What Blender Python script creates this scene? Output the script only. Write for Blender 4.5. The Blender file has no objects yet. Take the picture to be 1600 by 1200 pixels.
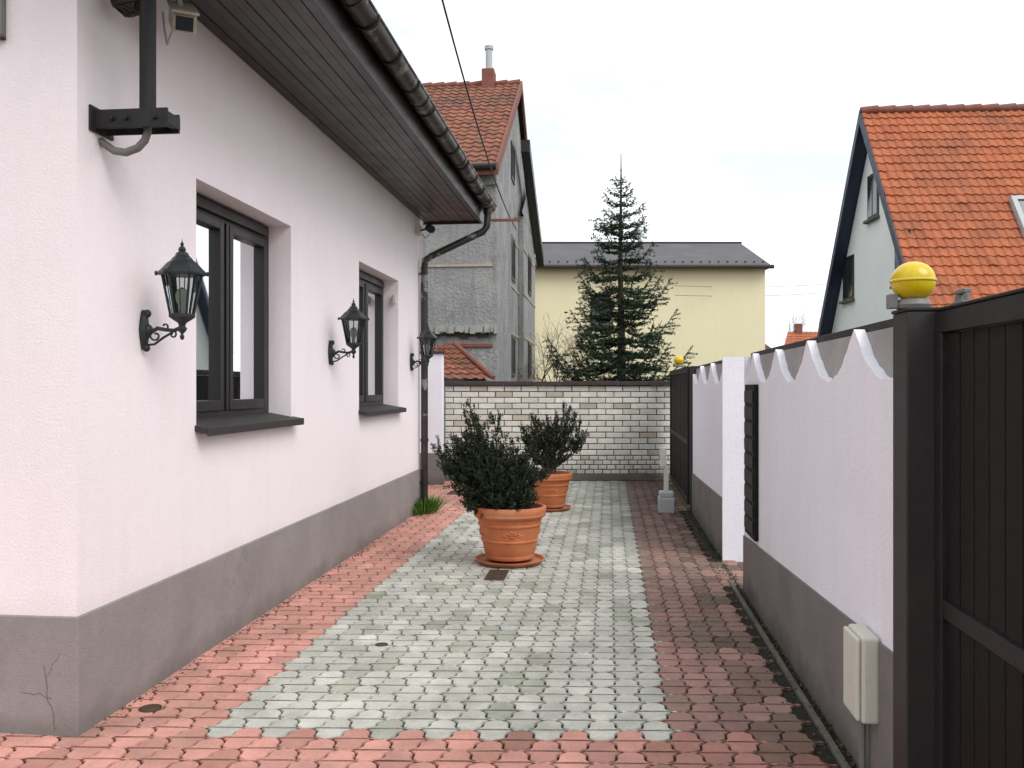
import bpy, bmesh, math, random
import numpy as np
from mathutils import Vector, Matrix
random.seed(7); rng=np.random.default_rng(7)
D=bpy.data; S=bpy.context.scene; COL=S.collection
R=math.radians

# ------------------------------------------------------------------ helpers
def nd(nt,t,x=0,y=0,**kw):
    n=nt.nodes.new(t)
    for k,v in kw.items(): setattr(n,k,v)
    return n
def noise(nt,vec,scale,detail=5,rough=.55):
    n=nd(nt,'ShaderNodeTexNoise'); n.inputs['Scale'].default_value=scale
    n.inputs['Detail'].default_value=detail; n.inputs['Roughness'].default_value=rough
    nt.links.new(vec,n.inputs['Vector']); return n.outputs['Fac']
def ramp(nt,fac,a,b,ca=0.,cb=1.):
    n=nd(nt,'ShaderNodeMapRange'); n.inputs['From Min'].default_value=a; n.inputs['From Max'].default_value=b
    n.inputs['To Min'].default_value=ca; n.inputs['To Max'].default_value=cb
    nt.links.new(fac,n.inputs['Value']); return n.outputs['Result']
def mix(nt,fac,a,b,blend='MIX'):
    n=nd(nt,'ShaderNodeMix',data_type='RGBA',blend_type=blend)
    for s,v in ((0,fac),(6,a),(7,b)):
        if hasattr(v,'links') or hasattr(v,'is_linked'): nt.links.new(v,n.inputs[s])
        elif isinstance(v,(int,float)): n.inputs[s].default_value=v if s==0 else (v,v,v,1)
        else: n.inputs[s].default_value=(*v[:3],1)
    return n.outputs[2]
def mathn(nt,op,a,b=None):
    n=nd(nt,'ShaderNodeMath',operation=op)
    for i,v in ((0,a),(1,b)):
        if v is None: continue
        if hasattr(v,'is_linked'): nt.links.new(v,n.inputs[i])
        else: n.inputs[i].default_value=v
    return n.outputs[0]

def mat(name,c,rough=.8,var=.15,vs=5,bump=.2,bs=60,metal=0,stain=None,ss=1.3,sr=(.5,.7),sa=.5,
        streak=None,attr=False,spec=.4,crack=None,base=None,bd=.01):
    m=D.materials.new(name); m.use_nodes=True; nt=m.node_tree
    bs_=nt.nodes['Principled BSDF']; tc=nd(nt,'ShaderNodeTexCoord'); vec=tc.outputs['Object']
    if attr:
        a=nd(nt,'ShaderNodeAttribute'); a.attribute_name='col'; col=a.outputs['Color']
    else: col=None
    n1=ramp(nt,noise(nt,vec,vs,7,.6),.3,.7)
    lo=1-var; hi=1+var
    g=nd(nt,'ShaderNodeMapRange'); g.inputs['To Min'].default_value=lo; g.inputs['To Max'].default_value=hi
    nt.links.new(n1,g.inputs['Value'])
    cc=mix(nt,1.,col if col is not None else c,g.outputs['Result'],'MULTIPLY')
    n2=ramp(nt,noise(nt,vec,vs*14,3,.6),.3,.7,1-var*.5,1+var*.5)
    cc=mix(nt,1.,cc,n2,'MULTIPLY')
    if stain is not None:
        f=ramp(nt,noise(nt,vec,ss,6,.65),sr[0],sr[1],0,sa)
        cc=mix(nt,f,cc,stain)
    if streak is not None:      # rain streaks: noise stretched in z
        mp=nd(nt,'ShaderNodeMapping'); mp.inputs['Scale'].default_value=(5,5,.5)
        nt.links.new(vec,mp.inputs['Vector'])
        f=ramp(nt,noise(nt,mp.outputs['Vector'],1.6,5,.6),.5,.8,0,streak[1])
        cc=mix(nt,f,cc,streak[0])
    if base is not None:       # grime rising from the foot: (color,height,amount)
        sx=nd(nt,'ShaderNodeSeparateXYZ'); nt.links.new(vec,sx.inputs[0])
        h=mathn(nt,'ADD',sx.outputs['Z'],ramp(nt,noise(nt,vec,3,5),.3,.7,-base[1]*.5,base[1]*.5))
        f=ramp(nt,h,base[3],base[3]+base[1],base[2],0)
        cc=mix(nt,f,cc,base[0])
    if crack is not None:
        v=nd(nt,'ShaderNodeTexVoronoi',feature='DISTANCE_TO_EDGE'); v.inputs['Scale'].default_value=crack[1]
        wv=nd(nt,'ShaderNodeMix',data_type='VECTOR'); wv.inputs[0].default_value=.12
        nz=nd(nt,'ShaderNodeTexNoise'); nz.inputs['Scale'].default_value=6; nt.links.new(vec,nz.inputs['Vector'])
        nt.links.new(vec,wv.inputs[4]); nt.links.new(nz.outputs['Color'],wv.inputs[5])
        nt.links.new(wv.outputs[1],v.inputs['Vector'])
        line=ramp(nt,v.outputs['Distance'],.0,.006*crack[1],1,0)
        msk=ramp(nt,noise(nt,vec,.9,2),.58,.64)
        cc=mix(nt,mathn(nt,'MULTIPLY',mathn(nt,'MULTIPLY',line,msk),crack[2]),cc,crack[0])
    nt.links.new(cc,bs_.inputs['Base Color'])
    bs_.inputs['Metallic'].default_value=metal
    bs_.inputs['Specular IOR Level'].default_value=spec
    rr=ramp(nt,n1,0,1,max(0,rough-.08),min(1,rough+.08)); nt.links.new(rr,bs_.inputs['Roughness'])
    if bump>0:
        b=nd(nt,'ShaderNodeBump'); b.inputs['Strength'].default_value=bump; b.inputs['Distance'].default_value=bd
        nt.links.new(noise(nt,vec,bs,6,.65),b.inputs['Height']); nt.links.new(b.outputs['Normal'],bs_.inputs['Normal'])
    return m

def tilemat(name,c,dark,moss,rough=.75,old=.3):
    m=D.materials.new(name); m.use_nodes=True; nt=m.node_tree
    bs_=nt.nodes['Principled BSDF']; tc=nd(nt,'ShaderNodeTexCoord')
    uv=nd(nt,'ShaderNodeUVMap'); uv.uv_map='UVMap'
    fl=nd(nt,'ShaderNodeVectorMath',operation='FLOOR'); nt.links.new(uv.outputs[0],fl.inputs[0])
    wn=nd(nt,'ShaderNodeTexWhiteNoise',noise_dimensions='2D'); nt.links.new(fl.outputs[0],wn.inputs['Vector'])
    cc=mix(nt,ramp(nt,wn.outputs['Value'],0,1,0,.75),c,dark)
    n=ramp(nt,noise(nt,tc.outputs['Object'],.9,6,.65),.45,.7,0,old)
    cc=mix(nt,n,cc,moss)
    n2=ramp(nt,noise(nt,tc.outputs['Object'],25,5,.65),.3,.7,.75,1.2)
    cc=mix(nt,1.,cc,n2,'MULTIPLY')
    nt.links.new(cc,bs_.inputs['Base Color']); bs_.inputs['Roughness'].default_value=rough
    bs_.inputs['Specular IOR Level'].default_value=.25
    return m

def thing(name,loc,rot,label,cat,group=None):
    e=D.objects.new(name,None); e.location=loc; e.rotation_euler=(0,0,rot); e.empty_display_size=.2
    COL.objects.link(e); e['label']=label; e['category']=cat
    if group: e['group']=group
    return e

class MB:
    def __init__(s): s.v=[]; s.f=[]; s.m=[]; s.uv=None
    def add(s,vs,fs,mi=0):
        o=len(s.v); s.v+= [tuple(v) for v in vs]
        for f in fs: s.f.append(tuple(i+o for i in f)); s.m.append(mi)
    def box(s,x0,x1,y0,y1,z0,z1,mi=0):
        s.add([(x0,y0,z0),(x1,y0,z0),(x1,y1,z0),(x0,y1,z0),(x0,y0,z1),(x1,y0,z1),(x1,y1,z1),(x0,y1,z1)],
          [(0,3,2,1),(4,5,6,7),(0,1,5,4),(1,2,6,5),(2,3,7,6),(3,0,4,7)],mi); return s
    def obox(s,c,ax,ay,az,mi=0):
        c=Vector(c);ax=Vector(ax);ay=Vector(ay);az=Vector(az)
        P=[c+i*ax+j*ay+k*az for k in(-1,1) for i,j in((-1,-1),(1,-1),(1,1),(-1,1))]
        s.add(P,[(0,3,2,1),(4,5,6,7),(0,1,5,4),(1,2,6,5),(2,3,7,6),(3,0,4,7)],mi); return s
    def tube(s,path,r,n=8,mi=0,cap=True):
        path=[Vector(p) for p in path]; k=len(path)
        if not hasattr(r,'__len__'): r=[r]*k
        t0=(path[1]-path[0]).normalized(); up=Vector((0,0,1)) if abs(t0.z)<.9 else Vector((1,0,0))
        a=t0.cross(up).normalized(); vs=[]
        for i,p in enumerate(path):
            t=(path[min(i+1,k-1)]-path[max(i-1,0)]).normalized()
            a=(a-t*a.dot(t)).normalized(); b=t.cross(a)
            for j in range(n):
                q=2*math.pi*j/n; vs.append(p+(a*math.cos(q)+b*math.sin(q))*r[i])
        fs=[(i*n+j,i*n+(j+1)%n,(i+1)*n+(j+1)%n,(i+1)*n+j) for i in range(k-1) for j in range(n)]
        if cap: fs+= [tuple(range(n-1,-1,-1)),tuple((k-1)*n+j for j in range(n))]
        s.add(vs,fs,mi); return s
    def lathe(s,prof,n=24,c=(0,0,0),mi=0,cap=False,ph=0):
        vs=[];k=len(prof)
        for r,z in prof:
            for j in range(n):
                q=2*math.pi*j/n+ph; vs.append((c[0]+r*math.cos(q),c[1]+r*math.sin(q),c[2]+z))
        fs=[(i*n+j,i*n+(j+1)%n,(i+1)*n+(j+1)%n,(i+1)*n+j) for i in range(k-1) for j in range(n)]
        if cap: fs+= [tuple(range(n-1,-1,-1)),tuple((k-1)*n+j for j in range(n))]
        s.add(vs,fs,mi); return s
    def ball(s,c,rx,ry,rz,n=12,m=8,mi=0):
        vs=[];
        for i in range(m+1):
            a=math.pi*i/m
            for j in range(n):
                q=2*math.pi*j/n; vs.append((c[0]+rx*math.sin(a)*math.cos(q),c[1]+ry*math.sin(a)*math.sin(q),c[2]+rz*math.cos(a)))
        fs=[(i*n+j,(i+1)*n+j,(i+1)*n+(j+1)%n,i*n+(j+1)%n) for i in range(m) for j in range(n)]
        s.add(vs,fs,mi); return s
    def obj(s,name,mats,parent=None,loc=(0,0,0),rot=0,smooth=False,bevel=0,recalc=True,kind=None,label=None,cat=None):
        me=D.meshes.new(name); me.from_pydata(s.v,[],s.f)
        if not isinstance(mats,(list,tuple)): mats=[mats]
        for m in mats: me.materials.append(m)
        me.polygons.foreach_set('material_index',s.m)
        if s.uv is not None:
            l=me.uv_layers.new(name='UVMap'); l.data.foreach_set('uv',np.array(s.uv,dtype=np.float32).ravel())
        if recalc:
            bm=bmesh.new(); bm.from_mesh(me); bmesh.ops.remove_doubles(bm,verts=bm.verts,dist=1e-5) if s.uv is None else None
            bmesh.ops.recalc_face_normals(bm,faces=bm.faces); bm.to_mesh(me); bm.free()
        if smooth:
            me.polygons.foreach_set('use_smooth',[True]*len(me.polygons))
            try: me.set_sharp_from_angle(angle=R(38))
            except Exception: pass
        me.update()
        o=D.objects.new(name,me); COL.objects.link(o); o.location=loc; o.rotation_euler=(0,0,rot)
        if parent: o.parent=parent
        if bevel:
            b=o.modifiers.new('bevel','BEVEL'); b.width=bevel; b.segments=2; b.limit_method='ANGLE'
        if kind: o['kind']=kind
        if label: o['label']=label
        if cat: o['category']=cat
        return o

def tileroof(mb,TL,TR,BL,BR,tw=.22,tl=.33,amp=.025,step=.03,sub=7,mi=0):
    """bilinear tiled slope, TL..BR corners (top edge / bottom edge)"""
    TL,TR,BL,BR=[np.array(p,float) for p in (TL,TR,BL,BR)]
    W=max(np.linalg.norm(TR-TL),np.linalg.norm(BR-BL)); L=np.linalg.norm(BL-TL)
    nc=max(1,round(W/tw)); nr=max(1,round(L/tl))
    nn=np.cross(BR-BL,TL-BL); nn/=np.linalg.norm(nn)
    if nn[2]<0: nn=-nn
    us=np.linspace(0,nc,nc*sub+1); 
    rows=[]; rv=[]
    for r in range(nr):
        rows+=[r+.001,r+.999]; rv+=[0.,step]
    V=[]
    ph=us%1
    prof=np.where(ph<.55,np.sin(ph/.55*math.pi)*amp,-np.sin((ph-.55)/.45*math.pi)*amp*.25)
    jit=rng.normal(0,.0045,(nr,nc+1))
    for q,h in zip(rows,rv):
        b=q/nr
        for u,pf in zip(us,prof):
            a=u/nc; p=(TL*(1-a)+TR*a)*(1-b)+(BL*(1-a)+BR*a)*b
            V.append(tuple(p+nn*(pf+h+jit[int(q),int(u)])))
    n=len(us);o=len(mb.v); mb.v+=V
    if mb.uv is None: mb.uv=[]
    for i in range(len(rows)-1):
        for j in range(n-1):
            f=(i*n+j,i*n+j+1,(i+1)*n+j+1,(i+1)*n+j)
            mb.f.append(tuple(o+k for k in f)); mb.m.append(mi)
            cu=int(us[j]+1e-6)+.5; cr=int(rows[i] if i%2==0 else rows[i+1])+.5
            mb.uv+= [(cu,cr)]*4
    return nn

def leafmesh(name,P,Dr,L,W,C,m,parent=None,kind=None,label=None,cat=None,loc=(0,0,0)):
    P=np.asarray(P,float);Dr=np.asarray(Dr,float);n=len(P)
    Dr/=np.linalg.norm(Dr,axis=1,keepdims=True)+1e-9
    rv=rng.normal(size=(n,3)); sd=np.cross(Dr,rv); sd/=np.linalg.norm(sd,axis=1,keepdims=True)+1e-9
    L=np.broadcast_to(L,(n,))[:,None]; W=np.broadcast_to(W,(n,))[:,None]
    V=np.stack([P,P+Dr*L*.5+sd*W*.5,P+Dr*L,P+Dr*L*.5-sd*W*.5],1).reshape(-1,3)
    me=D.meshes.new(name); me.vertices.add(4*n); me.vertices.foreach_set('co',V.ravel())
    me.loops.add(4*n); me.loops.foreach_set('vertex_index',np.arange(4*n))
    me.polygons.add(n); me.polygons.foreach_set('loop_start',np.arange(n)*4)
    me.update(calc_edges=True)
    a=me.color_attributes.new('col','FLOAT_COLOR','POINT')
    C=np.asarray(C,float); C4=np.concatenate([C,np.ones((n,1))],1).repeat(4,0)
    a.data.foreach_set('color',C4.ravel()); me.materials.append(m)
    o=D.objects.new(name,me); COL.objects.link(o); o.location=loc
    if parent: o.parent=parent
    if kind:o['kind']=kind
    if label:o['label']=label
    if cat:o['category']=cat
    return o

# ------------------------------------------------------------------ materials
M={}
M['stucco']=mat('pink_white_stucco',(.90,.808,.838),.9,.025,1.2,.38,80,stain=(.80,.67,.69),ss=.6,sr=(.5,.8),sa=.4,streak=((.70,.62,.62),.16),base=((.72,.64,.63),.10,.35,.54))
M['plinth']=mat('brown_grey_plinth',(.29,.258,.25),.92,.10,2.5,.5,120,stain=(.20,.175,.17),ss=1.6,sr=(.5,.75),sa=.5,crack=((.14,.125,.11),1.3,.3),base=((.15,.14,.125),.13,.6,.0))
M['white']=mat('lavender_white_render',(.86,.835,.895),.9,.03,1.4,.5,60,stain=(.72,.70,.74),ss=1.1,sr=(.5,.8),sa=.4,streak=((.58,.57,.58),.14))
M['plinth2']=mat('grey_wall_base',(.20,.18,.173),.92,.1,2.5,.5,110,stain=(.12,.11,.10),ss=1.5,sa=.5,base=((.06,.06,.05),.16,.7,.0))
M['greywall']=mat('raw_grey_concrete',(.36,.35,.335),.95,.2,6,.6,60,stain=(.20,.20,.185),ss=3)
M['darkmetal']=mat('dark_painted_metal',(.016,.0145,.0145),.55,.2,8,.1,120,stain=(.030,.027,.024),ss=5,sa=.5,spec=.3)
M['postmetal']=mat('grey_brown_painted_steel',(.036,.032,.031),.55,.12,4,.06,100,stain=(.055,.05,.046),ss=4,sa=.3,spec=.3)
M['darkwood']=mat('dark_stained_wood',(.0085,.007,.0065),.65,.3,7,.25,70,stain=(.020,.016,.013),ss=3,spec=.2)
M['soffit']=mat('dark_brown_soffit_board',(.020,.014,.013),.36,.3,4,.1,60,spec=.5)
M['gutter']=mat('weathered_gutter_metal',(.045,.037,.035),.36,.35,9,.12,60,metal=.35,stain=(.30,.32,.31),ss=4.2,sr=(.55,.60),sa=.7)
M['frame']=mat('dark_brown_window_frame',(.020,.017,.017),.42,.15,8,.05,80)
M['curtain']=mat('pale_curtain_cloth',(.34,.29,.24),.95,.12,8,.1,100)
M['bars']=mat('pale_glazing_bar',(.55,.52,.42),.5,.05,8,0)
M['iron']=mat('green_black_cast_iron',(.015,.020,.021),.45,.3,12,.25,70,stain=(.045,.052,.052),ss=14,sa=.5)
M['terra']=mat('terracotta',(.53,.168,.066),.8,.12,6,.18,80,stain=(.56,.30,.18),ss=4,sr=(.5,.72),sa=.55,base=((.26,.115,.07),.12,.6,.0))
M['soil']=mat('dark_soil',(.05,.035,.025),.95,.3,20,.8,50)
M['yellow']=mat('yellow_plastic_lens',(.66,.47,.010),.2,.08,6,0,spec=.5,stain=(.42,.30,.02),ss=12,sa=.5)
M['cream']=mat('cream_plastic_box',(.62,.61,.53),.5,.04,5,.05,60,stain=(.42,.40,.33),ss=5,sa=.4)
M['lightgrey']=mat('light_grey_plastic',(.42,.44,.45),.5,.06,5,.05,60)
M['conduit']=mat('dull_grey_conduit',(.18,.175,.165),.5,.15,8,.1,60)
M['beige']=mat('beige_camera_housing',(.46,.42,.34),.45,.08,8,.05,60,stain=(.22,.19,.15),ss=12,sa=.7)
M['brick']=mat('white_brick',(.5,.5,.5),.85,.12,9,.5,50,attr=True,stain=(.38,.36,.31),ss=2.3,sr=(.52,.75),sa=.4,base=((.20,.19,.16),.35,.5,.05))
M['mortar']=mat('dark_mortar',(.075,.068,.060),.95,.2,10,.4,60)
M['conc']=mat('grey_concrete',(.13,.12,.10),.95,.25,4,.5,50,stain=(.06,.055,.04),ss=3)
M['coping']=mat('dark_red_coping',(.060,.038,.040),.8,.2,6,.3,50)
M['greyplaster']=mat('rough_grey_plaster',(.31,.307,.31),.97,.22,1.6,1.,16,stain=(.45,.44,.42),ss=.9,sr=(.46,.62),sa=.7,streak=((.14,.135,.13),.55),bd=.07)
M['ochre']=mat('ochre_plaster_band',(.42,.36,.26),.9,.2,5,.3,30)
M['yellowwall']=mat('pale_yellow_render',(.84,.755,.51),.9,.03,.6,.15,10,stain=(.74,.65,.45),ss=.3,sr=(.5,.75),sa=.3,streak=((.6,.52,.36),.15))
M['darkroof']=mat('dark_grey_felt_roof',(.105,.10,.105),.85,.12,1.2,.2,10,stain=(.145,.14,.14),ss=.6,sa=.5)
M['palegreen']=mat('pale_mint_render',(.84,.87,.845),.9,.03,1,.15,20,stain=(.70,.73,.71),ss=.6,sa=.4)
M['blue']=mat('dark_blue_bargeboard',(.020,.027,.055),.5,.15,6,.05,40)
M['tiles_new']=tilemat('orange_clay_tiles',(.46,.145,.066),(.33,.098,.046),(.19,.085,.058),.78,.55)
M['tiles_old']=tilemat('weathered_brown_red_tiles',(.30,.118,.072),(.16,.07,.05),(.10,.073,.06),.85,.65)
M['redtrim']=mat('red_painted_trim',(.20,.07,.05),.75,.25,6,.2,40,stain=(.11,.075,.06),ss=4)
M['bark']=mat('brown_bark',(.075,.055,.042),.95,.3,14,.6,40)
M['leaf']=mat('needle_foliage',(.05,.07,.04),.7,.2,9,0,attr=True,spec=.18)
M['grass']=mat('garden_ground',(.065,.075,.035),.95,.3,1.2,.5,6,stain=(.12,.10,.065),ss=.5,sa=.7)
M['cable']=mat('black_cable',(.02,.02,.022),.6,.1,5,0)
M['rust']=mat('rusty_iron_grate',(.075,.045,.03),.75,.4,15,.3,60)
M['paver']=mat('concrete_paver',(.4,.4,.4),.9,.18,5,.5,110,attr=True,stain=(.16,.145,.115),ss=1.5,sr=(.48,.8),sa=.55,bd=.006)
M['joint']=mat('mossy_joint_soil',(.018,.016,.012),.97,.35,8,.6,60,stain=(.018,.026,.010),ss=2.5,sa=.7)
def glassmat(name,tint,refl=.5,tr=.6):
    m=D.materials.new(name); m.use_nodes=True; nt=m.node_tree; nt.nodes.remove(nt.nodes['Principled BSDF'])
    out=nt.nodes['Material Output']; g=nd(nt,'ShaderNodeBsdfGlossy'); g.inputs['Roughness'].default_value=.02
    g.inputs['Color'].default_value=(.95,.97,1,1)
    t=nd(nt,'ShaderNodeBsdfTransparent'); t.inputs['Color'].default_value=(*tint,1)
    lw=nd(nt,'ShaderNodeLayerWeight'); lw.inputs['Blend'].default_value=refl
    mx=nd(nt,'ShaderNodeMixShader'); nt.links.new(lw.outputs['Fresnel'],mx.inputs[0])
    nt.links.new(t.outputs[0],mx.inputs[1]); nt.links.new(g.outputs[0],mx.inputs[2]); nt.links.new(mx.outputs[0],out.inputs['Surface'])
    return m
M['glass']=glassmat('window_glass',(.80,.84,.84),.24)
M['lampglass']=glassmat('lantern_glass',(.75,.8,.8),.4)
M['darkglass']=mat('dark_distant_window_glass',(.03,.035,.04),.12,.2,3,0,spec=.8)

# ------------------------------------------------------------------ ground & paving
mb=MB(); mb.add([(-300,-60,-.03),(300,-60,-.03),(300,600,-.03),(-300,600,-.03)],[(0,1,2,3)])
mb.obj('ground',M['grass'],kind='structure',recalc=False)
mb=MB(); mb.add([(-7,-1,-.014),(4.5,-1,-.014),(4.5,15.3,-.014),(-7,15.3,-.014)],[(0,1,2,3)])
mb.obj('joint_soil',M['joint'],kind='structure',recalc=False)
SL=.108
def make_pavers():
    a,b=.126,.122; ns=12; AA,CC=.0225,.0032
    def off(t): return .707*(-AA*np.sin(2*np.pi*t)-CC*np.sin(6*np.pi*t))
    t=np.arange(ns)/ns
    ex=a*(1-t)+off(t)*1.05; ey=b*t+off(t)
    q1=np.stack([ex,ey],1)
    tt=np.arange(1,ns+1)/ns; tt=tt[::-1]
    e2x=a*(1-tt)+off(tt)*1.05; e2y=b*tt+off(tt)
    q2=np.stack([-e2x,e2y],1); q3=-q1; q4=-q2
    O=np.concatenate([q1,q2,q3,q4],0); n=len(O)
    nx=np.roll(O,-1,0)-np.roll(O,1,0); nrm=np.stack([nx[:,1],-nx[:,0]],1); nrm/=np.linalg.norm(nrm,axis=1,keepdims=True)
    # pull the sharp side tips in a little so that they read as blunt noses
    tipk=np.clip((np.abs(O[:,0])-a*.88)/(a*.12),0,1)
    C=[];colr=[]
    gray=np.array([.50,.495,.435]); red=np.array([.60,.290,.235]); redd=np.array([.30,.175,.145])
    for j in range(-2,70):
        for i in range(-34,28):
            for h in (0,1):
                p=2*a*i+a*h-.03; q=2*b*j+b*h+.52
                if q<1.2 or q>15.3: continue
                X=p+SL*q; Y=q-.02*p
                if Y>4.3:
                    if Y<11.65 and p<-2.55: continue
                    if Y>=11.65 and X<-2.6: continue
                    if Y<7.1 or Y>8.2:
                        if p>.92 and Y<11.6: continue
                        if p>1.0: continue
                    elif p>1.25: continue
                else:
                    if p>(.92 if Y>3.1 else 1.0): continue
                    if X<-6: continue
                z=rng.normal(0,.0014)
                v=rng.normal(1,.085)
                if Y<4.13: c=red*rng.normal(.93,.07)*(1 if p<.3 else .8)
                elif p<-1.9: c=red.copy()
                elif p<.34: c=gray.copy()
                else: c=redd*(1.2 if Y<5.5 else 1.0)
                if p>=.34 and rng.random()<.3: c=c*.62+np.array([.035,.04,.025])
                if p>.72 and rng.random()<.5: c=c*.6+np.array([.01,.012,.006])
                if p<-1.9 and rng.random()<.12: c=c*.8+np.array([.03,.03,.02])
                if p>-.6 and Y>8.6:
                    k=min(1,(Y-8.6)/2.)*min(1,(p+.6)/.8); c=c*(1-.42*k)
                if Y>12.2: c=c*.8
                if -1.9<p<.34 and rng.random()<.12: c=c*np.array([.74,.76,.70])
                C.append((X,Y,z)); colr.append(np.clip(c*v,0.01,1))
    C=np.array(C);colr=np.array(colr);N=len(C)
    tilt=rng.normal(0,.006,(N,2))
    def ring(s,z):
        o=O-nrm*s*np.where(tipk>0,.6,1.)[:,None]; o[:,0]-=np.sign(O[:,0])*tipk*(.006+s)
        x=o[:,0]+SL*o[:,1]; y=o[:,1]-.02*o[:,0]
        X=C[:,0:1]+x[None]; Y=C[:,1:2]+y[None]
        Z=C[:,2:3]+z+tilt[:,0:1]*x[None]+tilt[:,1:2]*y[None]
        return np.stack([X,Y,Z],2)
    V=np.concatenate([ring(.0056,-.02),ring(.0056,-.006),ring(.0088,0.)],1).reshape(-1,3)
    F=[]
    side=[(r*n+k,r*n+(k+1)%n,(r+1)*n+(k+1)%n,(r+1)*n+k) for r in (0,1) for k in range(n)]
    top=tuple(2*n+k for k in range(n))
    for i in range(N):
        o=i*3*n
        F+= [tuple(o+k for k in f) for f in side]; F.append(tuple(o+k for k in top))
    me=D.meshes.new('courtyard_paving'); me.from_pydata(V.tolist(),[],F)
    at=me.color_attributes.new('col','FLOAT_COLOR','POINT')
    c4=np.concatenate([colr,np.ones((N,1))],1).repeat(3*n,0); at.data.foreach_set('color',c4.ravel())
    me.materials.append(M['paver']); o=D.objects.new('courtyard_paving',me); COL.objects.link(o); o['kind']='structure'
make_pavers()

# kerb along right wall
def lane(p,q,z=0): return (p+SL*q, q, z)
mb=MB()
q=1.5
while q<7.2:
    l=.98; P=[lane(.985,q),lane(1.015,q),lane(1.015,q+l),lane(.985,q+l)]
    mb.add([(x,y,-.02) for x,y,_ in P]+[(x,y,.008) for x,y,_ in P],[(4,5,6,7),(0,1,5,4),(1,2,6,5),(2,3,7,6),(3,0,4,7)]); q+=.99
mb.obj('kerb',M['conc'],kind='structure',bevel=.004)

# ------------------------------------------------------------------ pink-white house
TH=math.atan(.1066); RU=math.pi/2-TH
A=(-2.0,4.12,0)
house=thing('house',A,RU,'pink-white stuccoed house with brown-grey plinth and deep dark wooden eaves','house')
LEN=7.56; DEP=7.0; ZS=3.78
wins=[(1.20,2.80),(4.70,6.36)]; WZ0,WZ1=1.37,2.84
mb=MB()
xs=sorted([0,LEN]+[w for p in wins for w in p]); zs=[0,WZ0,WZ1,ZS+.12]
for i in range(len(xs)-1):
    for k in range(3):
        if k==1 and any(abs(xs[i]-w[0])<1e-6 for w in wins): continue
        mb.add([(xs[i],0,zs[k]),(xs[i+1],0,zs[k]),(xs[i+1],0,zs[k+1]),(xs[i],0,zs[k+1])],[(0,1,2,3)])
for w0,w1 in wins:
    dp=.27
    mb.add([(w0,0,WZ0),(w0,dp,WZ0),(w0,dp,WZ1),(w0,0,WZ1)],[(0,1,2,3)])
    mb.add([(w1,0,WZ0),(w1,dp,WZ0),(w1,dp,WZ1),(w1,0,WZ1)],[(3,2,1,0)])
    mb.add([(w0,0,WZ1),(w1,0,WZ1),(w1,dp,WZ1),(w0,dp,WZ1)],[(0,1,2,3)])
    mb.add([(w0,0,WZ0),(w1,0,WZ0),(w1,dp,WZ0),(w0,dp,WZ0)],[(3,2,1,0)])
zr=ZS+.12+DEP/2*.85
for x in (0,LEN):
    mb.add([(x,0,0),(x,DEP,0),(x,DEP,ZS+.12),(x,DEP/2,zr),(x,0,ZS+.12)],[(0,1,2,3,4)])
mb.add([(0,DEP,0),(LEN,DEP,0),(LEN,DEP,ZS),(0,DEP,ZS)],[(0,1,2,3)])
mb.obj('wall',M['stucco'],house)
mb=MB(); mb.box(-.014,LEN+.014,-.014,DEP,-.025,.545); mb.obj('plinth',M['plinth'],house,bevel=.006)
mb=MB(); rc=random.Random(4)
def crackline(y,z,n,dy,dz,r=.0018):
    pts=[(-.0138,y,z)]
    for i in range(n):
        y+=dy+rc.gauss(0,.009); z+=dz+rc.gauss(0,.008); pts.append((-.0138,y,z))
    mb.tube(pts,[r]*(len(pts)-1)+[r*.3],4)
crackline(.10,.02,9,.004,.034); crackline(.115,.17,6,.03,.008,.0014); crackline(.14,.27,5,-.02,.03,.0012)
mb.obj('plinth_crack',M['mortar'],house,recalc=False)
# soffit planks
mb=MB(); y=-.002; k=0
x0,x1=-.45,LEN+.22
while y>-.76:
    w=.078; mb.box(x0,x1,y-w,y-.006,ZS+(.003 if k%2 else 0),ZS+.02); y-=w; k+=1
mb.box(x0,x1,-.765,-.0,ZS+.022,ZS+.03)
mb.obj('soffit',M['soffit'],house)
mb=MB(); mb.box(x0-.02,x1+.02,-.80,-.767,ZS-.03,ZS+.24); mb.box(x1,x1+.025,-.766,0.,ZS-.03,ZS+.30)
mb.box(x0-.025,x0,-.766,0.,ZS-.03,ZS+.30)
mb.obj('fascia',M['soffit'],house,bevel=.004)
mb=MB(); mb.uv=[]
zE=ZS+.26; zR=zE+(DEP/2+.83)*.85
tileroof(mb,(x0-.1,DEP/2,zR),(x1+.12,DEP/2,zR),(x0-.1,-.83,zE),(x1+.12,-.83,zE),.25,.36)
tileroof(mb,(x0-.1,DEP/2,zR),(x1+.12,DEP/2,zR),(x0-.1,DEP+.83,zE),(x1+.12,DEP+.83,zE),.25,.36,sub=3)
mb.obj('roof',M['tiles_old'],house,recalc=False)
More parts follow.
